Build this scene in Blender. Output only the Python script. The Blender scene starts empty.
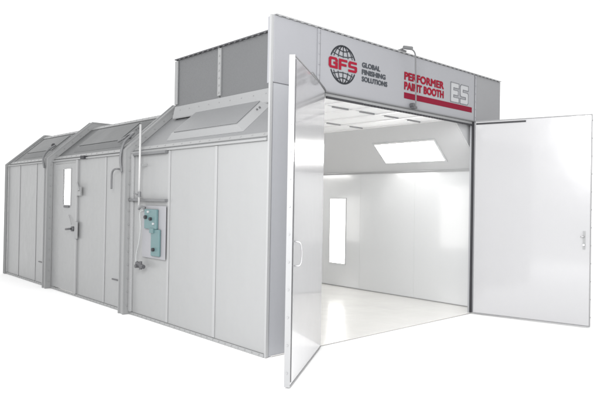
import bpy, bmesh, math, random
from mathutils import Vector, Matrix
random.seed(7)
scene = bpy.context.scene
COL = scene.collection
PI = math.pi

# ---------------------------------------------------------------- materials
def new_mat(name):
    m = bpy.data.materials.new(name); m.use_nodes = True
    nt = m.node_tree
    return m, nt, nt.nodes['Principled BSDF']

def painted(name, col, rough=.4, var=.05, bump=.02, scale=1.2, spec=.5, metal=0.0, coat=0.0, streak=False):
    """painted sheet steel: faint tone drift, smudged gloss, oil-canning"""
    m, nt, b = new_mat(name)
    N, L = nt.nodes, nt.links
    tc = N.new('ShaderNodeTexCoord')
    n1 = N.new('ShaderNodeTexNoise'); n1.inputs['Scale'].default_value = scale; n1.inputs['Detail'].default_value = 5
    n2 = N.new('ShaderNodeTexNoise'); n2.inputs['Scale'].default_value = 38; n2.inputs['Detail'].default_value = 6
    L.new(tc.outputs['Object'], n1.inputs['Vector']); L.new(tc.outputs['Object'], n2.inputs['Vector'])
    mx = N.new('ShaderNodeMix'); mx.data_type = 'RGBA'
    mx.inputs[6].default_value = (*[c*(1-var) for c in col], 1); mx.inputs[7].default_value = (*[min(1, c*(1+var)) for c in col], 1)
    ad = N.new('ShaderNodeMath'); ad.operation = 'MULTIPLY_ADD'; ad.inputs[1].default_value = .35
    L.new(n2.outputs['Fac'], ad.inputs[0])
    if streak:   # rain and handling marks run down the sheet; each sheet has its own tone
        mp = N.new('ShaderNodeMapping'); mp.inputs['Scale'].default_value = (1, 5, .25)
        L.new(tc.outputs['Object'], mp.inputs['Vector']); L.new(mp.outputs[0], n2.inputs['Vector']); n2.inputs['Scale'].default_value = 3
    sc = N.new('ShaderNodeMath'); sc.operation = 'MULTIPLY'; sc.inputs[1].default_value = .65
    L.new(n1.outputs['Fac'], sc.inputs[0]); L.new(sc.outputs[0], ad.inputs[2])
    L.new(ad.outputs[0], mx.inputs[0]); L.new(mx.outputs[2], b.inputs['Base Color'])
    mr = N.new('ShaderNodeMapRange'); mr.inputs['To Min'].default_value = rough*.8; mr.inputs['To Max'].default_value = rough*1.25
    L.new(n1.outputs['Fac'], mr.inputs['Value']); L.new(mr.outputs[0], b.inputs['Roughness'])
    b.inputs['Specular IOR Level'].default_value = spec; b.inputs['Metallic'].default_value = metal
    b.inputs['Coat Weight'].default_value = coat; b.inputs['Coat Roughness'].default_value = .075
    if bump:
        n3 = N.new('ShaderNodeTexNoise'); n3.inputs['Scale'].default_value = 2.3; n3.inputs['Detail'].default_value = 2
        L.new(tc.outputs['Object'], n3.inputs['Vector'])
        bp = N.new('ShaderNodeBump'); bp.inputs['Strength'].default_value = 1; bp.inputs['Distance'].default_value = bump
        L.new(n3.outputs['Fac'], bp.inputs['Height']); L.new(bp.outputs[0], b.inputs['Normal'])
    return m

def galvanised(name, col, rough=.45):
    """zinc sheet: spangle cells over a soft drift"""
    m, nt, b = new_mat(name); N, L = nt.nodes, nt.links
    tc = N.new('ShaderNodeTexCoord')
    v = N.new('ShaderNodeTexVoronoi'); v.inputs['Scale'].default_value = 110
    n = N.new('ShaderNodeTexNoise'); n.inputs['Scale'].default_value = 1.6; n.inputs['Detail'].default_value = 6
    L.new(tc.outputs['Object'], v.inputs['Vector']); L.new(tc.outputs['Object'], n.inputs['Vector'])
    sp = N.new('ShaderNodeSeparateColor'); L.new(v.outputs['Color'], sp.inputs[0])
    a = N.new('ShaderNodeMath'); a.operation = 'MULTIPLY'; a.inputs[1].default_value = .15; L.new(sp.outputs[0], a.inputs[0])
    c = N.new('ShaderNodeMath'); c.operation = 'MULTIPLY_ADD'; c.inputs[1].default_value = .7
    L.new(n.outputs['Fac'], c.inputs[0]); L.new(a.outputs[0], c.inputs[2])
    mx = N.new('ShaderNodeMix'); mx.data_type = 'RGBA'
    mx.inputs[6].default_value = (*[k*.94 for k in col], 1); mx.inputs[7].default_value = (*[k*1.07 for k in col], 1)
    L.new(c.outputs[0], mx.inputs[0]); L.new(mx.outputs[2], b.inputs['Base Color'])
    mr = N.new('ShaderNodeMapRange'); mr.inputs['To Min'].default_value = rough*.7; mr.inputs['To Max'].default_value = rough*1.3
    L.new(sp.outputs[1], mr.inputs['Value']); L.new(mr.outputs[0], b.inputs['Roughness'])
    b.inputs['Metallic'].default_value = .35
    return m

def plain(name, col, rough=.5, metal=0.0, emit=0.0, spec=.5):
    m, nt, b = new_mat(name)
    b.inputs['Base Color'].default_value = (*col, 1); b.inputs['Roughness'].default_value = rough
    b.inputs['Metallic'].default_value = metal; b.inputs['Specular IOR Level'].default_value = spec
    if emit:
        b.inputs['Emission Color'].default_value = (1, .985, .96, 1); b.inputs['Emission Strength'].default_value = emit
    return m

M = dict(
    wall=painted('painted_wall_steel', (.250, .253, .255), .33, .035, .022, streak=True),
    hip=painted('painted_roof_steel', (.163, .166, .171), .45, .06, .012),
    housing=painted('housing_paint', (.225, .228, .232), .4, .04, .003),
    housingshade=painted('shaded_housing_paint', (.092, .095, .097), .45, .08, .003),  # housing paint darkened to carry the shade on the rear sections
    hipshade=painted('shaded_roof_steel', (.088, .091, .093), .45, .1, .012),  # same roof steel, dimmer light on the rear sections put into its colour
    rib=painted('rib_steel', (.235, .238, .24), .42, .06, .004),
    seam=painted('seam_strip_paint', (.275, .278, .281), .4, .04, .002),
    plenum=galvanised('zinc_plenum_sheet', (.130, .133, .137), .42),
    header=painted('header_paint', (.236, .239, .254), .38, .03, .008),
    endpanel=painted('end_panel_paint', (.195, .197, .205), .4, .03, .006),
    doortrim=painted('door_edge_trim', (.235, .237, .242), .4, .04, 0),
    clip=painted('filter_clip_steel', (.27, .272, .28), .4, .04, 0),
    jamb=painted('jamb_paint', (.285, .29, .305), .38, .03, .004),
    door=painted('door_white_paint', (.405, .405, .415), .2, .02, .003, coat=.8),
    inner=painted('interior_white_paint', (.50, .508, .515), .16, .02, .004, coat=.6),
    innerhip=painted('interior_hip_paint', (.455, .46, .468), .3, .02, .004),
    ceil=painted('filter_media', (.74, .745, .75), .85, .04, .01, 9),
    ceilbar=painted('ceiling_bar_paint', (.70, .70, .71), .4, .02, 0),
    floor=painted('floor_coating', (.66, .652, .632), .22, .03, .006, 1.5, coat=.3),
    black=plain('black_rubber', (.02, .02, .024), .6),
    dark=painted('dark_steel', (.07, .07, .075), .45, .1, 0),
    bolt=plain('zinc_bolt', (.16, .16, .165), .4, .5),
    chrome=plain('satin_chrome', (.55, .55, .56), .25, .9),
    pipe=painted('pale_conduit_paint', (.38, .38, .38), .35, .05, 0),
    pipegrey=painted('grey_pipe', (.12, .122, .126), .4, .1, 0),
    red=plain('red_vinyl', (.215, .008, .022), .75, spec=.12),
    barred=plain('red_vinyl_band', (.165, .006, .022), .75, spec=.12),
    charcoal=plain('charcoal_vinyl', (.055, .06, .068), .75, spec=.12),
    greyv=plain('grey_vinyl', (.15, .155, .165), .6, spec=.2),
    whitev=plain('white_vinyl', (.36, .365, .375), .6, spec=.2),
    teal=painted('teal_enamel', (.088, .152, .158), .4, .08, .002, 8),
    plate=painted('pale_lilac_plate', (.235, .236, .25), .45, .03, 0),
    hose=plain('clear_hose', (.30, .31, .31), .4),
    lens=plain('light_lens', (.9, .9, .9), .3, emit=13.5),
    walllens=plain('wall_glow_lens', (.9, .9, .9), .3, emit=3.2),
)
def glass():
    m, nt, b = new_mat('window_glass')
    b.inputs['Base Color'].default_value = (1, 1, 1, 1); b.inputs['Roughness'].default_value = .02
    b.inputs['Transmission Weight'].default_value = 1; b.inputs['IOR'].default_value = 1.02
    return m
M['glass'] = glass()

# ---------------------------------------------------------------- mesh helpers
class MB:
    def __init__(s): s.bm = bmesh.new()
    def box(s, x0, x1, y0, y1, z0, z1, mat=None, bev=0):
        vs = [Vector((x, y, z)) for x in (x0, x1) for y in (y0, y1) for z in (z0, z1)]
        if mat is not None: vs = [mat @ v for v in vs]
        v = [s.bm.verts.new(p) for p in vs]
        fs = [s.bm.faces.new([v[i] for i in q]) for q in ((0,1,3,2),(4,6,7,5),(0,4,5,1),(2,3,7,6),(0,2,6,4),(1,5,7,3))]
        if bev:
            es = list({e for f in fs for e in f.edges})
            bmesh.ops.bevel(s.bm, geom=es, offset=bev, segments=2, affect='EDGES', profile=.5)
        return s
    def hexa(s, bottom, top):
        """frustum from two quads (same order)"""
        a = [s.bm.verts.new(p) for p in bottom]; b = [s.bm.verts.new(p) for p in top]
        s.bm.faces.new(a[::-1]); s.bm.faces.new(b)
        for i in range(4): s.bm.faces.new((a[i], a[(i+1) % 4], b[(i+1) % 4], b[i]))
        return s
    def sweep(s, prof, y0, y1):
        """closed (x,z) outline extruded along y"""
        a = [s.bm.verts.new((x, y0, z)) for x, z in prof]; b = [s.bm.verts.new((x, y1, z)) for x, z in prof]
        n = len(prof)
        s.bm.faces.new(a); s.bm.faces.new(b[::-1])
        for i in range(n): s.bm.faces.new((a[i], b[i], b[(i+1) % n], a[(i+1) % n]))
        return s
    def tube(s, pts, r, seg=12, cap=True):
        pts = [Vector(p) for p in pts]; rings = []
        up = None
        for i, p in enumerate(pts):
            d = ((pts[min(i+1, len(pts)-1)]-p).normalized()+(p-pts[max(i-1, 0)]).normalized())
            d = d.normalized() if d.length > 1e-6 else Vector((0, 0, 1))
            if up is None:
                up = d.orthogonal().normalized()
            up = (up-d*up.dot(d)).normalized(); w = d.cross(up)
            rr = r[i] if isinstance(r, (list, tuple)) else r
            rings.append([s.bm.verts.new(p+(up*math.cos(t)+w*math.sin(t))*rr) for t in [2*PI*k/seg for k in range(seg)]])
        for a, b in zip(rings, rings[1:]):
            for k in range(seg): s.bm.faces.new((a[k], a[(k+1) % seg], b[(k+1) % seg], b[k]))
        if cap: s.bm.faces.new(rings[0][::-1]); s.bm.faces.new(rings[-1])
        return s
    def cyl(s, p, d, r, h, seg=12):
        p = Vector(p); d = Vector(d).normalized(); return s.tube([p, p+d*h], r, seg)
    def build(s, name, mat, parent=None, smooth=False, bevel=0, loc=None):
        bmesh.ops.recalc_face_normals(s.bm, faces=s.bm.faces[:])
        me = bpy.data.meshes.new(name); s.bm.to_mesh(me); s.bm.free()
        mats = mat if isinstance(mat, (list, tuple)) else [mat]
        for m in mats: me.materials.append(m)
        if smooth:
            for p in me.polygons: p.use_smooth = True
        o = bpy.data.objects.new(name, me); COL.objects.link(o)
        if parent: o.parent = parent
        if bevel:
            b = o.modifiers.new('bevel', 'BEVEL'); b.width = bevel; b.segments = 2; b.limit_method = 'ANGLE'; b.angle_limit = math.radians(40)
            b.harden_normals = False
        if loc: o.location = loc
        return o
def smooth_path(pts, n=8):
    pts = [Vector(p) for p in pts]; out = []
    P = [pts[0]]+pts+[pts[-1]]
    for i in range(1, len(P)-2):
        for k in range(n):
            t = k/n; a, b, c, d = P[i-1], P[i], P[i+1], P[i+2]
            out.append(.5*((2*b)+(c-a)*t+(2*a-5*b+4*c-d)*t*t+(3*b-a-3*c+d)*t**3))
    out.append(pts[-1]); return out
def empty(name, loc=(0, 0, 0), parent=None):
    o = bpy.data.objects.new(name, None); COL.objects.link(o); o.location = loc; o.empty_display_size = .1
    if parent: o.parent = parent
    return o
def tag(o, label=None, cat=None, group=None, kind=None):
    if label: o['label'] = label
    if cat: o['category'] = cat
    if group: o['group'] = group
    if kind: o['kind'] = kind
    return o

# ---------------------------------------------------------------- dimensions
XL, XR, W = .79, 3.84, 4.63          # opening edges, overall width
HT = 3.487                           # header top
HB = 2.80                            # header bottom
HW = 2.231                           # wall height
S, HR = .726, 2.872                  # hip inset, roof height
D = 8.46                             # depth
IX0, IX1 = .10, 4.25                 # interior skins
IHW, ICE = 2.13, 2.80
SEC = [3.02, 5.97, 8.46]             # rib positions
hipdir = Vector((S, 0, HR-HW)).normalized(); hipn = Vector((-(HR-HW), 0, S)).normalized(); HL = Vector((S, 0, HR-HW)).length
HIPM = Matrix(((hipdir.x, 0, hipn.x, 0), (0, 1, 0, 0), (hipdir.z, 0, hipn.z, HW), (0, 0, 0, 1)))   # local (u up-slope, y, n out)

booth = empty('paint_booth')
tag(booth, 'long pale grey walk-in vehicle spray booth with open white front doors and sloping roof shoulders', 'spray booth')

# ---- left wall panels, each bay its own panel
bays = [(.03, .93), (.93, 1.95), (1.95, 2.95), (3.09, 3.78), (3.78, 4.73), (5.86, 5.90), (6.04, 6.72), (6.72, 7.66), (7.66, 8.39)]
for a, b in bays:
    if b-a < .2: continue
    MB().box(0, .045, a+.002, b-.002, .035, HW-.004).build('wall_panel', M['wall'], booth, bevel=.004)
# wall around the personnel door (y 4.73 .. 5.86)
DY0, DY1 = 4.83, 5.78
w = MB(); w.box(0, .045, 4.732, DY0-.004, .035, HW-.004); w.box(0, .045, DY1+.004, 5.90, .035, HW-.004); w.box(0, .045, DY0-.004, DY1+.004, 2.16, HW-.004)
w.build('wall_panel', M['wall'], booth)
# seam strips
def bolts_on_wall(m, y, zs, x=-.02, r=.008):
    for z in zs: m.cyl((x, y, z), (-1, 0, 0), r, .007, 6)
for y in (.93, 1.95, 3.78, 6.72, 7.66):
    s = MB(); s.box(-.010, -.001, y-.024, y+.024, .04, HW-.029)
    s.build('seam_strip', M['seam'], booth, bevel=.005)
# bottom channel along the wall and eave trim
s = MB(); s.box(-.012, .06, .03, D-.06, 0, .034)
for i in range(70): s.cyl((-.012, .1+i*.118, .02), (-1, 0, 0), .008, .006, 6)
s.build('base_channel', M['rib'], booth)
s = MB(); s.box(-.028, -.001, .03, 2.945, HW-.028, HW-.002); s.box(-.028, -.001, 3.095, 5.90, HW-.028, HW-.002); s.box(-.028, -.001, 6.045, D-.07, HW-.028, HW-.002)
s.build('eave_trim', M['rib'], booth, bevel=.004)

# ---- corner post at the front-left
s = MB(); s.box(-.006, .03, .001, .029, 0, HT); s.build('corner_trim', M['seam'], booth, bevel=.003)

# ---- arch ribs
def rib(y0, y1, p=.09, fl=.018):
    def off(d): # outline pushed out by d, open path from the ground over the roof to the ground
        k = d*math.tan(math.radians(41.5/2)); c = d
        A = [(-d, 0), (-d, HW+k), (S-k, HR+d), (W-S+k, HR+d), (W+d, HW+k), (W+d, 0)]
        return A
    o, i = off(p), off(.001)
    m = MB(); m.sweep(o+i[::-1], y0, y1)
    # flanges: two thin lips standing a little prouder
    for ya, yb in ((y0-.006, y0+.012), (y1-.012, y1+.006)):
        m.sweep(off(p+fl)+off(p-.004)[::-1], ya, yb)
    # bolts down the front flange
    for k in range(12): m.cyl((-p*.5, y0-.006, .12+k*.185), (0, -1, 0), .009, .008, 6)
    for k in range(5):
        q = Vector((0, y0-.006, HW))+hipdir*(.1+k*.19)+hipn*p*.55; m.cyl(q, (0, -1, 0), .009, .008, 6)
    return m.build('arch_rib', M['rib'], booth)
rib(2.955, 3.085); rib(5.905, 6.035); rib(8.39, 8.46, .03)
# narrow pale stiles flanking the first rib
s = MB(); s.box(-.03, -.001, 2.875, 2.945, .04, HW-.03); s.build('rib_stile', M['seam'], booth, bevel=.004)
s = MB(); s.box(-.03, -.001, 3.1, 3.17, .04, HW-.03); s.build('rib_stile', M['wall'], booth, bevel=.004)
s = MB(); s.box(-.03, -.001, 6.05, 6.13, .04, HW-.03); s.build('rib_stile', M['wall'], booth, bevel=.004)

# ---- hips with light housings
def hip_section(y0, y1, hy0, hy1, hm='hip', sm='housing'):
    h = MB(); h.box(0.0, HL, y0+.002, y1-.002, -.04, 0, HIPM)
    hp = h.build('hip_panel', M[hm], booth)
    # flat border flanges with rivets
    e = MB(); e.box(.02, .09, y0+.03, y1-.03, .001, .012, HIPM); e.box(HL-.085, HL-.01, y0+.03, y1-.03, .001, .014, HIPM)
    n = int((y1-y0)/.2)
    for k in range(n):
        for u in (.055, HL-.045):
            q = HIPM @ Vector((u, y0+.1+k*.2, .012)); e.cyl(q, hipn, .009, .006, 6)
    e.build('hip_flange', M['rib'], hp)
    # raised housing of the light: bevelled tray
    u0, u1, t = .18, .82, .05
    B = [HIPM @ Vector(v) for v in ((u0, hy0, .001), (u0, hy1, .001), (u1, hy1, .001), (u1, hy0, .001))]
    T = [HIPM @ Vector(v) for v in ((u0+.085, hy0+.16, t), (u0+.085, hy1-.06, t), (u1-.05, hy1-.06, t), (u1-.05, hy0+.16, t))]
    m = MB(); m.hexa(B, T); m.build('light_housing', M[sm], hp, bevel=.004)
    m = MB(); m.box(u0+.11, u1-.08, hy0+.19, hy1-.10, t+.001, t+.010, HIPM)
    m.build('access_cover', M[hm], hp, bevel=.003)
    c = MB()
    for (u, y) in ((u1-.25, hy0+.10), (u1-.21, hy0+.09)): c.cyl(HIPM @ Vector((u, y, .02)), hipn, .011, .03, 8)
    c.build('latch', M['bolt'], hp)
hip_section(.03, 2.95, .62, 2.28)
hip_section(3.09, 5.90, 3.55, 5.35, 'hipshade', 'housingshade')
hip_section(6.04, 8.39, 6.3, 7.95, 'hipshade', 'housingshade')
# right hip, roof, right wall, back wall (exterior)
s = MB(); s.sweep([(W-S, HR), (W-S, HR-.04), (W-.045, HW-.02), (W, HW)], .03, D-.02); s.build('hip_panel', M['hip'], booth)
s = MB()
for a, b in ((.03, 2.95), (3.09, 5.90), (6.04, 8.39)): s.box(S+.001, W-S-.001, a, b, HR-.04, HR)
s.build('roof_panel', M['hip'], booth)
s = MB(); s.box(W-.045, W, .05, D-.07, 0, HW-.002)
s.build('wall_panel', M['wall'], booth)
s = MB(); s.sweep([(.05, 0), (.05, HW-.02), (S, HR-.05), (W-S, HR-.05), (W-.05, HW-.02), (W-.05, 0)], D-.06, D-.02); s.build('back_wall', M['wall'], booth)

# ---- plenum on the roof
PX0, PX1, PY1, PH = .56, 4.07, 2.77, 3.565
pl = empty('exhaust_plenum', (0, 0, 0), booth)
for a, b in ((.60, 1.685), (1.70, PY1)):
    MB().box(PX0, PX0+.04, a, b, HR+.03, PH).build('plenum_panel', M['plenum'], pl, bevel=.003)
s = MB(); s.box(PX1-.04, PX1, .60, PY1, HW+.35, PH-.002); s.box(PX0+.041, PX1-.041, PY1-.04, PY1-.001, HR+.002, PH-.002); s.box(PX0+.041, PX1-.041, .60, PY1-.041, PH-.05, PH-.012)
s.build('plenum_panel', M['plenum'], pl)
s = MB(); s.box(PX0-.018, PX0-.001, 1.66, 1.725, HR+.06, PH-.02)
for k in range(7): s.cyl((PX0-.018, 1.692, HR+.1+k*.095), (-1, 0, 0), .011, .009, 6)
s.build('seam_strip', M['rib'], pl)
s = MB(); s.box(PX0-.03, PX0+.05, .60, PY1+.01, PH+.001, PH+.016)
for k in range(18): s.box(PX0-.034, PX0-.020, .62+k*.118, .655+k*.118, PH-.012, PH+.0)
s.build('top_flange', M['dark'], pl)
s = MB(); s.box(PX0-.022, PX0-.002, PY1-.06, PY1+.012, HR+.06, PH-.013); s.build('corner_trim', M['rib'], pl, bevel=.004)
s = MB(); s.sweep([(PX0-.012, HR+.032), (PX0-.05, HR-.135), (PX0-.045, HR-.15), (PX0+.03, HR-.12), (PX0+.03, HR+.028)], .115, PY1+.005)
for k in range(11): s.cyl((PX0-.03, .25+k*.236, HR-.03), (-.95, 0, .3), .007, .004, 6)
s.build('base_flange', M['housing'], pl, bevel=.004)

# ---- front frame (jambs + lintel) and header
s = MB()
s.box(.031, XL, .012, .045, 0, HB-.001); s.build('door_jamb', M['jamb'], booth, bevel=.004)
s = MB(); s.box(XR+.004, W, .012, .045, 0, HB-.001); s.build('door_jamb', M['jamb'], booth, bevel=.004)
s = MB(); s.box(XL+.002, XR-.002, .005, .10, 2.755, HB-.003); s.build('lintel', M['seam'], booth, bevel=.004)

hd = MB(); hd.box(.694, 3.868, -.004, .1, HB, HT-.004)
header = hd.build('header_panel', M['header'], booth, bevel=.005)
tag(header, 'long sign board above the doors carrying the lettering')
MB().box(.031, .688, 0, .1, HB, HT).build('header_end_panel', M['header'], booth, bevel=.005)
MB().box(3.874, W, 0, .1, HB, HT).build('header_end_panel', M['endpanel'], booth, bevel=.005)
for x in (.665, 3.895):
    s = MB(); s.box(x-.016, x+.016, -.012, -.0045, HB+.01, HT-.012)
    for k in range(6): s.cyl((x, -.012, HB+.06+k*.115), (0, -1, 0), .009, .007, 6)
    s.build('seam_strip', M['header'], header)
s = MB(); s.box(.04, W-.01, -.022, .06, HT+.001, HT+.012)
for k in range(44): s.box(.08+k*.104, .115+k*.104, -.02, -.0045, HT-.006, HT+.0005)
s.build('top_flange', M['seam'], header)
s = MB(); s.box(XL-.02, XR+.02, -.02, -.0045, HB-.006, HB+.006); s.build('drip_edge', M['pipegrey'], header)
# header black gasket, then a broken strip
s = MB(); s.box(XL+.01, 1.42, -.012, .004, 2.733, 2.757)
x = 1.44
while x < 3.82:
    L_ = .05 if x < 3.0 else .5
    s.box(x, min(x+L_, 3.83), -.012, .004, 2.733, 2.755); x += L_+.012
s.build('gasket', M['black'], booth)
s = MB(); s.box(XR-.004, XR+.020, -.016, .011, .02, 2.79); s.build('gasket', M['black'], booth)

# ---- lettering
def text_mesh(name, body, x0, x1, z0, z1, mat, parent, bold=0.0, y=-.005, th=.0025, outline=None, space=1.0):
    cu = bpy.data.curves.new(name, 'FONT'); cu.body = body; cu.space_character = space
    cu.extrude = 0; cu.resolution_u = 6
    t = bpy.data.objects.new(name+'_tmp', cu); COL.objects.link(t)
    dg = bpy.context.evaluated_depsgraph_get(); dg.update()
    me = bpy.data.meshes.new_from_object(t.evaluated_get(dg)); bpy.data.objects.remove(t)
    xs = [v.co.x for v in me.vertices]; ys = [v.co.y for v in me.vertices]
    a, b, c, d = min(xs), max(xs), min(ys), max(ys)
    bm = bmesh.new(); bm.from_mesh(me); bpy.data.meshes.remove(me)
    bmesh.ops.remove_doubles(bm, verts=bm.verts, dist=1e-5)
    for v in bm.verts:
        v.co = Vector((x0+(v.co.x-a)/(b-a)*(x1-x0), y, z0+(v.co.y-c)/(d-c)*(z1-z0)))
    src = bm; bm = bmesh.new()
    tmp = bpy.data.meshes.new('t'); src.to_mesh(tmp); src.free()
    k = 0
    for sx in (-1, -.5, 0, .5, 1):
        for sz in ((-.6, .6) if abs(sx) == 1 else (-1, 0, 1)):
            nv = len(bm.verts); bm.from_mesh(tmp); bm.verts.ensure_lookup_table()
            for v in bm.verts[nv:]: v.co += Vector((sx*bold, -k*.00012, sz*bold))
            k += 1
    bpy.data.meshes.remove(tmp)
    r = bmesh.ops.extrude_face_region(bm, geom=bm.faces[:])
    for v in [g for g in r['geom'] if isinstance(g, bmesh.types.BMVert)]: v.co.y -= th
    bmesh.ops.recalc_face_normals(bm, faces=bm.faces[:])
    nm = bpy.data.meshes.new(name); bm.to_mesh(nm); bm.free(); nm.materials.append(mat)
    o = bpy.data.objects.new(name, nm); COL.objects.link(o); o.parent = parent
    return o
# globe: meridians and parallels, two arcs showing above and below the wordmark
def ring_strip(m, pts, wd, y=-.0055, th=.002):
    for a, b in zip(pts, pts[1:]):
        a, b = Vector(a), Vector(b); d = (b-a)
        if d.length < 1e-6: continue
        n = Vector((-d.y, d.x)).normalized()*wd/2; d = d.normalized()*wd*.2
        q = [a-d+n, b+d+n, b+d-n, a-d-n]
        va = [m.bm.verts.new((p.x, y, p.y)) for p in q]; vb = [m.bm.verts.new((p.x, y-th, p.y)) for p in q]
        m.bm.faces.new(va); m.bm.faces.new(vb[::-1])
        for i in range(4): m.bm.faces.new((va[i], vb[i], vb[(i+1) % 4], va[(i+1) % 4]))
GX, GZ, GR = 1.058, 3.147, .212
LO, HI = 3.068, 3.226
def clip_arc(m, f, n, wd, dy):
    run = []
    for k in range(n+1):
        p = f(k/n)
        if (p[1] > HI or p[1] < LO) and (p[0]-GX)**2+(p[1]-GZ)**2 <= (GR*1.01)**2: run.append(p)
        else:
            if len(run) > 1: ring_strip(m, run, wd, y=-.0055-dy)
            run = []
    if len(run) > 1: ring_strip(m, run, wd, y=-.0055-dy)
g = MB()
clip_arc(g, lambda t: (GX+GR*math.cos(2*PI*t), GZ+GR*math.sin(2*PI*t)), 96, .018, 0)
dd = .0003
for fx in (0, .42, .78):
    for sg in ((1,) if fx == 0 else (1, -1)):
        clip_arc(g, lambda t, fx=fx, sg=sg: (GX+sg*GR*fx*math.sin(PI*t), GZ+GR*math.cos(PI*t)), 64, .011, dd); dd += .0003
for lat in (.56, .84):
    for sg in (1, -1):
        hw = GR*math.sqrt(1-lat*lat)
        clip_arc(g, lambda t, lat=lat, sg=sg, hw=hw: (GX+hw*(2*t-1), GZ+sg*(GR*lat-.028*math.sin(PI*t)*1.0)), 32, .010, dd); dd += .0003
g.build('globe_emblem', M['charcoal'], header)
def poly_letters(name, polys, mat, y, th):
    m = MB()
    for P in polys:
        va = [m.bm.verts.new((x, y, z)) for x, z in P]; vb = [m.bm.verts.new((x, y-th, z)) for x, z in P]
        m.bm.faces.new(va); m.bm.faces.new(vb[::-1])
        for i in range(len(P)): m.bm.faces.new((va[i], vb[i], vb[(i+1) % len(P)], va[(i+1) % len(P)]))
    return m.build(name, mat, header)
def wordmark(x0, x1, z0, z1):
    w = (x1-x0-.036)/3; H = z1-z0; t = w*.27; h = H*.215; c = .022; zm = (z0+z1)/2; out = []
    a, b = x0, x0+w
    out.append([(a+c, z0), (b, z0), (b, zm+h*.45), (a+w*.52, zm+h*.45), (a+w*.52, zm-h*.5), (b-t, zm-h*.5), (b-t, z0+h), (a+t+.008, z0+h), (a+t, z0+h+.008),
                (a+t, z1-h-.008), (a+t+.008, z1-h), (b-t, z1-h), (b-t, z1-h*1.7), (b, z1-h*1.7), (b, z1-c), (b-c, z1), (a+c, z1), (a, z1-c), (a, z0+c)])
    a, b = x0+w+.018, x0+2*w+.012
    out.append([(a, z0), (a+t, z0), (a+t, zm-h*.55), (b-.012, zm-h*.55), (b-.012, zm+h*.45), (a+t, zm+h*.45), (a+t, z1-h), (b, z1-h), (b, z1), (a, z1)])
    a, b = x0+2*w+.032, x1
    out.append([(a, z0), (b-c, z0), (b, z0+c), (b, zm+h*.5-c*.5), (b-c*.5, zm+h*.5), (a+t, zm+h*.5), (a+t, z1-h), (b-.006, z1-h), (b-.006, z1), (a+c, z1), (a, z1-c),
                (a, zm-h*.5+c*.5), (a+c*.5, zm-h*.5), (b-t, zm-h*.5), (b-t, z0+h), (a, z0+h)])
    return out
poly_letters('red_wordmark', wordmark(.822, 1.292, 3.084, 3.208), M['red'], -.0085, .003)
for i, line in enumerate(('GLOBAL', 'FINISHING', 'SOLUTIONS')):
    zc = 3.205-i*.083
    text_mesh('charcoal_lettering', line, 1.385, 1.385+(.325, .43, .465)[i], zc-.027, zc+.028, M['charcoal'], header, bold=.0035, space=1.05)
text_mesh('red_lettering', 'PERFORMER', 2.20, 3.07, 3.160, 3.252, M['red'], header, bold=.006, space=1.05)
text_mesh('red_lettering', 'PAINT BOOTH', 2.20, 3.07, 3.035, 3.127, M['red'], header, bold=.006, space=1.05)
s = MB(); s.box(2.195, 3.80, -.0075, -.005, 2.920, 2.995); s.build('red_band', M['barred'], header)
# outlined pair of letters: grey outline body with pale face
def block_letter(m, kind, x0, x1, z0, z1, t, y, th):
    zm = (z0+z1)/2; h = t
    if kind == 'E':
        P = [(x0,z0),(x1,z0),(x1,z0+h),(x0+t,z0+h),(x0+t,zm-h/2),(x1-.02,zm-h/2),(x1-.02,zm+h/2),(x0+t,zm+h/2),(x0+t,z1-h),(x1,z1-h),(x1,z1),(x0,z1)]
    else:
        P = [(x0,z0),(x1-.025,z0),(x1,z0+.025),(x1,zm+h/2-.02),(x1-.02,zm+h/2),(x0+t,zm+h/2),(x0+t,z1-h),(x1,z1-h),(x1,z1),(x0+.025,z1),(x0,z1-.025),(x0,zm-h/2+.02),(x0+.02,zm-h/2),(x1-t,zm-h/2),(x1-t,z0+h),(x0,z0+h)]
    return P
def outline(m, P, wd, y):
    ring_strip(m, P+[P[0]], wd, y=y)
s = MB(); f = MB()
PE = block_letter(None, 'E', 3.25, 3.455, 3.015, 3.285, .07, 0, 0); PS = block_letter(None, 'S', 3.49, 3.70, 3.015, 3.285, .07, 0, 0)
outline(s, PE, .011, -.0065); outline(s, PS, .011, -.0065)
s.build('outlined_lettering', M['greyv'], header)
for P in (PE, PS):
    va = [f.bm.verts.new((x, -.005, z)) for x, z in P]; vb = [f.bm.verts.new((x, -.0062, z)) for x, z in P]
    f.bm.faces.new(va); f.bm.faces.new(vb[::-1])
    for i in range(len(P)): f.bm.faces.new((va[i], vb[i], vb[(i+1) % len(P)], va[(i+1) % len(P)]))
f.build('lettering_face', M['whitev'], header)

# ---- swing doors
def door(hx, hy, ang, closed_sign, wd, zt, zb, label, start=.07):
    """closed_sign +1: closed door runs to +x from its hinge; ang = opening angle"""
    a = math.radians(ang)
    d = Vector((closed_sign*math.cos(a), -math.sin(a), 0))
    n = Vector((closed_sign*math.sin(a), math.cos(a), 0))
    if closed_sign < 0: n = Vector((-math.sin(a), math.cos(a), 0))
    Mx = Matrix(((d.x, n.x, 0, hx), (d.y, n.y, 0, hy), (0, 0, 1, 0), (0, 0, 0, 1)))   # local (along, inward normal, z)
    root = empty('swing_door', (0, 0, 0), booth); root['label'] = label
    m = MB(); m.box(start, wd-.004, -.042, 0, zb+.01, zt-.012, Mx); m.build('door_leaf', M['door'], root, bevel=.003)
    # edge channel: proud lip round the leaf
    m = MB()
    m.box(wd-.003, wd+.004, -.047, .004, zb, zt, Mx)
    m.box(start, wd-.004, -.047, .003, zt-.011, zt, Mx); m.box(start, wd-.004, -.047, .003, zb, zb+.009, Mx)
    for k in range(12): m.cyl(Mx @ Vector((wd+.004, -.022, zb+.12+k*.235)), d, .008, .006, 6)
    m.build('edge_trim', M['doortrim'], root)
    return root, Mx, d, n
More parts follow.
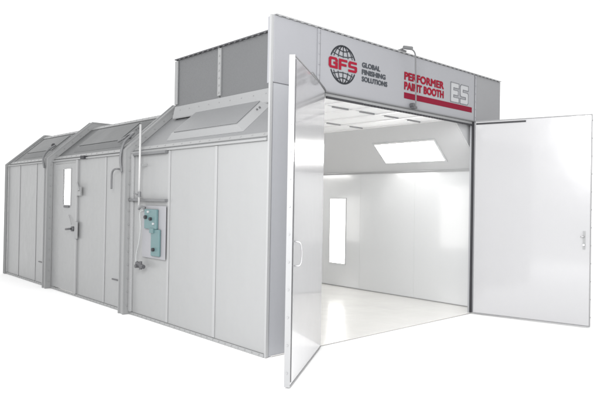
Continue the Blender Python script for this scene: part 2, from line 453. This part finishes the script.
# left door
rt, Mx, d, n = door(XL, -.006, 145.4, 1, 1.525, 2.835, .012, 'left front door swung wide open and seen almost edge on')
m = MB(); m.box(1.495, 1.508, .003, .009, .05, 2.80, Mx); m.build('gasket', M['dark'], rt)
m = MB(); m.tube([Mx @ Vector(v) for v in smooth_path([(1.42, .0, 1.03), (1.42, .05, 1.04), (1.42, .065, 1.10), (1.42, .065, 1.17), (1.42, .05, 1.23), (1.42, 0, 1.24)], 5)], .0065)
m.build('handle', M['chrome'], rt, smooth=True)
m = MB(); m.tube([Mx @ Vector(v) for v in ((.72, -.01, 2.85), (.05, -.005, 2.812))], .016)
m.build('door_stay', M['pipegrey'], rt, smooth=True)
for z in (.35, 1.4, 2.45): MB().tube([Mx @ Vector((.035, -.03, z-.06)), Mx @ Vector((.035, -.03, z+.06))], .014).build('hinge', M['chrome'], rt)
# right door
rt, Mx, d, n = door(XR+.012, -.02, 103.3, -1, 1.545, 2.80, .012, 'right front door standing open with its white inner face in view', .02)
m = MB(); m.box(.03, .72, .0035, .010, 2.745, 2.768, Mx); m.build('gasket', M['black'], rt)
m = MB(); m.box(1.455, 1.485, .0005, .006, 1.02, 1.26, Mx); m.build('latch_plate', M['seam'], rt)
m = MB(); m.tube([Mx @ Vector(v) for v in ((1.47, .006, 1.19), (1.47, .04, 1.19), (1.43, .045, 1.185))], .008)
m.build('handle', M['chrome'], rt, smooth=True)
MB().cyl(Mx @ Vector((1.47, .0065, 1.08)), n, .014, .02).build('lock_cylinder', M['chrome'], rt)

# ---- personnel door in the left wall
pd = empty('personnel_door', (0, 0, 0), booth); pd['label'] = 'narrow side door with a lit vertical window and lever handle'
WY0, WY1, WZ0, WZ1 = 5.08, 5.40, 1.47, 2.06
m = MB(); x0, x1 = -.008, .010
m.box(x0, x1, DY0, DY1, .05, WZ0); m.box(x0, x1, DY0, DY1, WZ1, 2.155); m.box(x0, x1, DY0, WY0, WZ0+.0005, WZ1-.0005); m.box(x0, x1, WY1, DY1, WZ0+.0005, WZ1-.0005)
m.build('door_leaf', M['wall'], pd)
m = MB()
for (a, b, c, e) in ((WY0-.02, WY0, WZ0-.02, WZ1+.02), (WY1, WY1+.02, WZ0-.02, WZ1+.02), (WY0, WY1, WZ0-.02, WZ0), (WY0, WY1, WZ1, WZ1+.02)): m.box(-.016, -.0085, a, b, c, e)
wf = m.build('window', M['seam'], pd)
pane = MB().box(-.001, .003, WY0+.001, WY1-.001, WZ0+.001, WZ1-.001).build('window_pane', M['glass'], pd)
MB().box(-.024, -.0165, WY0+.04, WY1-.06, WZ0-.05, WZ0-.018).build('window_sill', M['dark'], pd)
m = MB(); m.box(-.03, -.001, DY0-.05, DY0-.006, .04, 2.2); m.build('door_frame', M['seam'], pd, bevel=.003)
m = MB(); m.box(-.045, -.031, 4.70, DY0-.012, .93, 1.20); m.build('latch_plate', M['rib'], pd, bevel=.003)
m = MB(); m.cyl((-.009, 4.93, 1.08), (-1, 0, 0), .04, .035); m.tube([(-.044, 4.93, 1.08), (-.085, 4.93, 1.08), (-.095, 4.97, 1.075), (-.09, 5.05, 1.07)], .016)
m.build('handle', M['dark'], pd, smooth=True)
m = MB(); m.box(-.055, -.031, 4.58, 4.72, 1.62, 1.76); m.tube([(-.06, 4.62, 1.70), (-.07, 4.68, 1.83)], .018); m.build('door_closer', M['rib'], pd)
m = MB(); m.tube([(-.02, 5.12, 1.30), (-.03, 5.02, 1.22), (-.03, 4.98, 1.15)], .005); m.build('closer_rod', M['rib'], pd)

# ---- small fixtures bolted to the wall
for (a, b, z) in ((1.965, 2.94, 1.572), (1.98, 2.83, 2.185)):
    m = MB(); m.box(-.06, -.001, a, b, z-.016, z+.016); m.build('mounting_rail', M['pipegrey'], booth, bevel=.004)
for (a, b, z) in ((6.3, 6.52, .41), (3.2, 3.5, .42)):
    m = MB(); m.box(-.012, -.001, a, b, z-.008, z+.008); m.build('access_slot', M['dark'], booth)
m = MB(); m.box(-.06, -.001, 4.46, 4.60, HW-.03, HW+.02); m.build('eave_clip', M['black'], booth)

# ---- interior
def interior():
    # right wall with a framed vertical light
    y0, y1, z0, z1 = 2.86, 3.25, .44, 1.65
    def skin(x0, x1, hole):
        m = MB()
        edges = [.11, 1.30, 2.50, 3.70, 4.90, 6.10, 7.30, D-.09]
        for a, b in zip(edges, edges[1:]):
            a += .0008; b -= .0008
            if hole and a < y0 and b > y1:
                m.box(x0, x1, a, y0, .01, IHW); m.box(x0, x1, y1, b, .01, IHW); m.box(x0, x1, y0, y1, .01, z0); m.box(x0, x1, y0, y1, z1, IHW)
            else: m.box(x0, x1, a, b, .01, IHW)
        return m
    w = skin(IX1, IX1+.03, False).build('interior_wall', M['inner'], booth)
    m = MB()
    for (a, b, c, e) in ((y0-.02, y0, z0-.02, z1+.02), (y1, y1+.02, z0-.02, z1+.02), (y0, y1, z0-.02, z0), (y0, y1, z1, z1+.02)): m.box(IX1-.006, IX1-.0005, a, b, c, e)
    m.build('light_frame', M['innerhip'], w)
    MB().box(IX1-.005, IX1-.0005, y0+.0005, y1-.0005, z0+.0005, z1-.0005).build('wall_glow_panel', M['walllens'], w)
    # left inner skin, open at the personnel door
    m = MB()
    for a, b in ((.11, 1.3), (1.304, 2.5), (2.504, 3.7), (3.704, DY0), (DY1, 7.0), (7.004, D-.09)): m.box(IX0-.03, IX0, a, b, .01, IHW)
    m.box(IX0-.03, IX0, DY0, DY1, 2.1605, IHW)
    lw = m.build('interior_wall', M['inner'], booth)
    for (a, b, c, e) in ((6.15, 6.9, .5, 1.75), (2.75, 3.55, .55, 2.0)):
        f = MB(); f.box(IX0+.0005, IX0+.012, a, b, c, e); f.build('wall_glow_panel', M['walllens'], lw)
    # interior hips with light fixtures, both sides; top trim line
    for sg, X in ((1, IX1), (-1, IX0)):
        u = Vector((-sg*.75, 0, ICE-IHW)); Lh = u.length; u.normalize(); nn = Vector((-sg*(ICE-IHW), 0, -.75)).normalized()
        Mh = Matrix(((u.x, 0, nn.x, X), (0, 1, 0, 0), (u.z, 0, nn.z, IHW), (0, 0, 0, 1)))
        h = MB(); h.box(0, Lh, .11, D-.09, -.03, 0, Mh); hp = h.build('interior_hip', M['innerhip'], booth)
        for y in (.62, 3.55, 6.3):
            lo, hi = .22, .64
            m = MB(); ya, yb = y, y+1.16
            for (a, b, c, e) in ((ya-.035, ya, lo-.035, hi+.035), (yb, yb+.035, lo-.035, hi+.035), (ya, yb, lo-.035, lo), (ya, yb, hi, hi+.035)): m.box(c, e, a, b, .0005, .012, Mh)
            m.build('light_frame', M['inner'], hp)
            m = MB(); m.box(lo, hi, ya, yb, .0005, .008, Mh); m.build('light_lens', M['lens'], hp)
        m = MB(); m.box(X-sg*.012 if sg > 0 else X+.001, X-.001 if sg > 0 else X+.012, .11, D-.09, IHW-.03, IHW-.004); m.build('cove_trim', M['seam'], hp)
    # ceiling: filter rows between bars
    c = MB(); c.box(IX0+.76, IX1-.76, .11, D-.09, ICE+.03, ICE+.06); ce = c.build('ceiling', M['ceilbar'], booth)
    xs = [IX0+.76+k*(IX1-IX0-1.52)/5 for k in range(6)]; ys = [.11, .62, 1.75, 2.9, 4.05, 5.2, 6.35, 7.5, D-.1]
    for i in range(5):
        for j in range(8):
            m = MB(); m.box(xs[i]+.03, xs[i+1]-.03, ys[j]+.035, ys[j+1]-.0, ICE+.008, ICE+.028); m.build('filter_panel', M['ceil'], ce)
    m = MB()
    for x in xs: m.box(x-.028, x+.028, .11, D-.09, ICE-.006, ICE+.028)
    m.build('ceiling_bar', M['ceilbar'], ce)
    for y in ys[1:4]:
        for i in range(5): MB().box(xs[i]+.16, xs[i+1]-.07, y-.004, y+.016, ICE-.014, ICE+.007).build('filter_clip', M['clip'], ce)
    f = MB(); f.box(IX0-.03, IX1+.03, .0, D-.09, .004, .009); f.build('floor', M['floor'], booth)
    b = MB(); b.sweep([(IX0, .01), (IX0, IHW), (IX0+.75, ICE), (IX1-.75, ICE), (IX1, IHW), (IX1, .01)], D-.089, D-.07); b_ = b.build('interior_wall', M['inner'], booth)
    m = MB(); m.box(IX1-.004, IX1-.0005, .11, D-.09, .012, .022); m.build('floor_sealant', M['housing'], booth)
    for sg, X in ((1, IX1), (-1, IX0)):
        X2 = X-sg*.75
        pts = [(X, IHW), (X2, ICE), (X2+sg*.02, ICE+.012), (X+sg*.03, IHW+.012)] if sg < 0 else [(X, IHW), (X2, ICE), (X2, ICE+.05), (X+.1, ICE+.05), (X+.1, IHW)]
        m = MB(); m.sweep(pts, .085, .108); m.build('interior_return', M['innerhip'], booth)
    # glowing panel added on the back wall to whiten the side door's window
    m = MB(); m.box(.7, 1.7, D-.102, D-.0895, .9, 2.3); m.build('wall_glow_panel', M['walllens'], b_)
interior()

# ---------------------------------------------------------------- things fixed to the booth
# teal regulator on its pale plate
rg = empty('air_regulator', (-.02, 2.3, .8)); tag(rg, 'teal air control unit on a pale plate on the side wall below the grey rail', 'air regulator')
def P_(o, off):  # keep world-space meshes under a located empty
    o.location = -Vector(off); return o
OFF = (-.02, 2.3, .8)
P_(MB().box(-.034, -.0235, 2.02, 2.62, .82, 1.50).build('backing_plate', M['plate'], rg, bevel=.003), OFF)
m = MB(); m.box(-.075, -.035, 2.19, 2.50, 1.20, 1.455, bev=.01); m.box(-.085, -.04, 2.24, 2.34, 1.15, 1.21); P_(m.build('control_head', M['teal'], rg), OFF)
m = MB(); m.box(-.068, -.0355, 2.12, 2.33, .855, 1.199, bev=.01); P_(m.build('filter_column', M['teal'], rg), OFF)
for (y, z, r) in ((2.44, 1.35, .03), (2.31, 1.33, .026), (2.24, .94, .028)): P_(MB().cyl((-.074 if z > 1 else -.067, y, z), (-1, 0, 0), r*.8, .03, 16).build('knob', M['black'], rg), OFF)
for (y, z, r) in ((2.38, 1.42, .015), (2.24, 1.27, .014)): P_(MB().cyl((-.074, y, z), (-1, 0, 0), r, .02, 16).build('gauge', M['whitev'], rg), OFF)
rg.location.y -= .05
# hose with coupling
hs = MB(); hs.tube(smooth_path([(-.06, 2.60, 1.44), (-.08, 2.66, 1.40), (-.08, 2.64, 1.2), (-.07, 2.70, 1.0), (-.07, 2.76, .85), (-.08, 2.74, .74), (-.09, 2.64, .71)], 8), .008, 10)
ho = hs.build('air_hose', M['hose'], smooth=True); tag(ho, 'thin pale hose looping down beside the teal control unit to dark couplings', 'hose')
m = MB(); m.tube([(-.09, 2.70, .735), (-.09, 2.60, .71), (-.09, 2.52, .70)], .028, 10); m.tube([(-.09, 2.60, .66), (-.09, 2.60, .765)], .02, 8); m.tube([(-.05, 2.66, .70), (-.14, 2.66, .70)], .024, 8)
m.build('coupling', M['dark'], ho)
m = MB(); m.tube(smooth_path([(-.06, 2.56, 1.47), (-.09, 2.62, 1.48), (-.09, 2.68, 1.45)], 4), .016, 8); m.build('inlet_elbow', M['pipegrey'], ho)
ho.location.y = -.11
# pale vertical conduit with valve
cp = MB(); cp.tube([(-.10, 2.545, 2.57), (-.10, 2.545, 1.50)], .0145, 14)
co = cp.build('vertical_pipe', M['pipe'], smooth=True); tag(co, 'slim white vertical pipe standing off the side wall above the teal control unit', 'pipe')
m = MB(); m.tube([(-.10, 2.545, 1.68), (-.10, 2.545, 1.61)], .024, 12); m.tube([(-.12, 2.56, 1.64), (-.15, 2.60, 1.66)], .010, 8); m.build('valve', M['pipegrey'], co)
m = MB(); m.box(-.085, -.001, 2.53, 2.56, 2.02, 2.05); m.build('pipe_clip', M['rib'], co)
# flexible conduits arching from hip to rib
def flex(pts, label, r=.016, mat='pipegrey'):
    m = MB(); P = smooth_path(pts, 10); rr = [r*(1+.12*(i % 2)) for i in range(len(P))]
    o = m.tube(P, rr, 12).build('flexible_conduit', M[mat], smooth=True)
    tag(o, label, 'conduit'); return o
f1 = flex([(-.14, 2.98, 1.95), (-.16, 2.99, 2.15), (-.10, 3.0, 2.36), (.05, 3.04, 2.50), (.10, 3.25, 2.50), (.07, 3.55, 2.42)], 'grey bent conduit arching over the tall rib nearest the doors')
m = MB(); m.cyl((.05, 3.16, 2.46), (.2, 1, 0), .032, .09, 14); m.build('end_fitting', M['black'], f1)
f2 = flex([(-.12, 6.0, 2.1), (-.14, 6.0, 2.28), (-.05, 6.02, 2.42), (.10, 6.1, 2.52), (.12, 6.45, 2.50)], 'grey bent conduit over the farther rib by the end section')
m = MB(); m.cyl((.07, 6.1, 2.52), (.2, 1, 0), .032, .10, 14); m.build('end_fitting', M['black'], f2)
hk = MB(); hk.tube(smooth_path([(-.035, 3.24, 2.0), (-.10, 3.27, 2.0), (-.10, 3.36, 1.96), (-.10, 3.38, 1.85), (-.10, 3.38, 1.72)], 6), .014, 10)
ho2 = hk.build('hook_pipe', M['pipegrey'], smooth=True); tag(ho2, 'small grey hooked pipe on the side wall just behind the nearer rib', 'pipe')
m = MB(); m.cyl((-.031, 3.24, 2.0), (-1, 0, 0), .03, .01, 12); m.build('wall_flange', M['rib'], ho2)
# bent rod over the header sign
rod = MB(); rod.tube(smooth_path([(2.14, .02, HT+.045), (2.16, -.07, HT+.05), (2.25, -.12, HT+.0), (2.30, -.10, 3.30), (2.34, -.08, 3.05), (2.37, -.06, 2.86), (2.37, -.05, 2.80)], 8), .010, 12)
ro = rod.build('air_line', M['pipegrey'], smooth=True); tag(ro, 'thin grey rod bent over the top of the sign and down across the red lettering', 'rod')
m = MB(); m.box(2.09, 2.20, -.03, .05, HT+.013, HT+.035); m.tube([(2.10, -.06, HT+.05), (2.22, -.10, HT+.052)], .024, 10); m.build('top_bracket', M['pipegrey'], ro)
m = MB(); m.cyl((2.33, -.0125, 2.845), (0, -1, 0), .026, .05, 12); m.box(2.32, 2.39, -.07, -.0225, 2.80, 2.83); m.build('end_bracket', M['dark'], ro)

# ---------------------------------------------------------------- setting
g = MB(); v = [g.bm.verts.new(p) for p in ((-60, -60, 0), (60, -60, 0), (60, 60, 0), (-60, 60, 0))]; g.bm.faces.new(v)
gm = painted('white_studio_floor', (.93, .93, .93), .9, .004, 0, spec=.1)
gr = g.build('ground', gm); tag(gr, kind='structure'); gr.location.z = -.004

world = bpy.data.worlds.new('World'); scene.world = world; world.use_nodes = True
bg = world.node_tree.nodes['Background']; bg.inputs[0].default_value = (1, 1, 1, 1); bg.inputs[1].default_value = 1.35

def area(name, loc, target, size, power, col=(1, 1, 1)):
    l = bpy.data.lights.new(name, 'AREA'); l.shape = 'RECTANGLE'; l.size, l.size_y = size; l.energy = power; l.color = col
    o = bpy.data.objects.new(name, l); COL.objects.link(o); o.location = loc
    o.rotation_euler = (Vector(target)-Vector(loc)).to_track_quat('-Z', 'Y').to_euler(); return o
area('studio_softbox', (-4.3, -3.0, 3.5), (0, .6, 1.2), (2.2, 2.2), 540)

# ---------------------------------------------------------------- camera (solved from the photograph)
cam = bpy.data.cameras.new('camera'); co_ = bpy.data.objects.new('camera', cam); COL.objects.link(co_)
f = Vector((.67818277, .73484181, .0086972)); r = Vector((.73466331, -.67821911, .01698976)); u = Vector((-.01838339, .00513265, .99981784))
mt = Matrix.Identity(4)
for i in range(3): mt[i][0] = r[i]; mt[i][1] = u[i]; mt[i][2] = -f[i]
mt[0][3], mt[1][3], mt[2][3] = -3.79648, -4.55237, 1.58703
co_.matrix_world = mt
cam.sensor_width = 36; cam.lens = 585.4/600*36; cam.shift_x = (300-298.2)/600; cam.shift_y = (196.37-200)/600
cam.clip_start = .05; cam.clip_end = 500
scene.camera = co_
scene.view_settings.view_transform = 'Standard'; scene.view_settings.look = 'None'
scene.view_settings.exposure = 0; scene.view_settings.gamma = 1
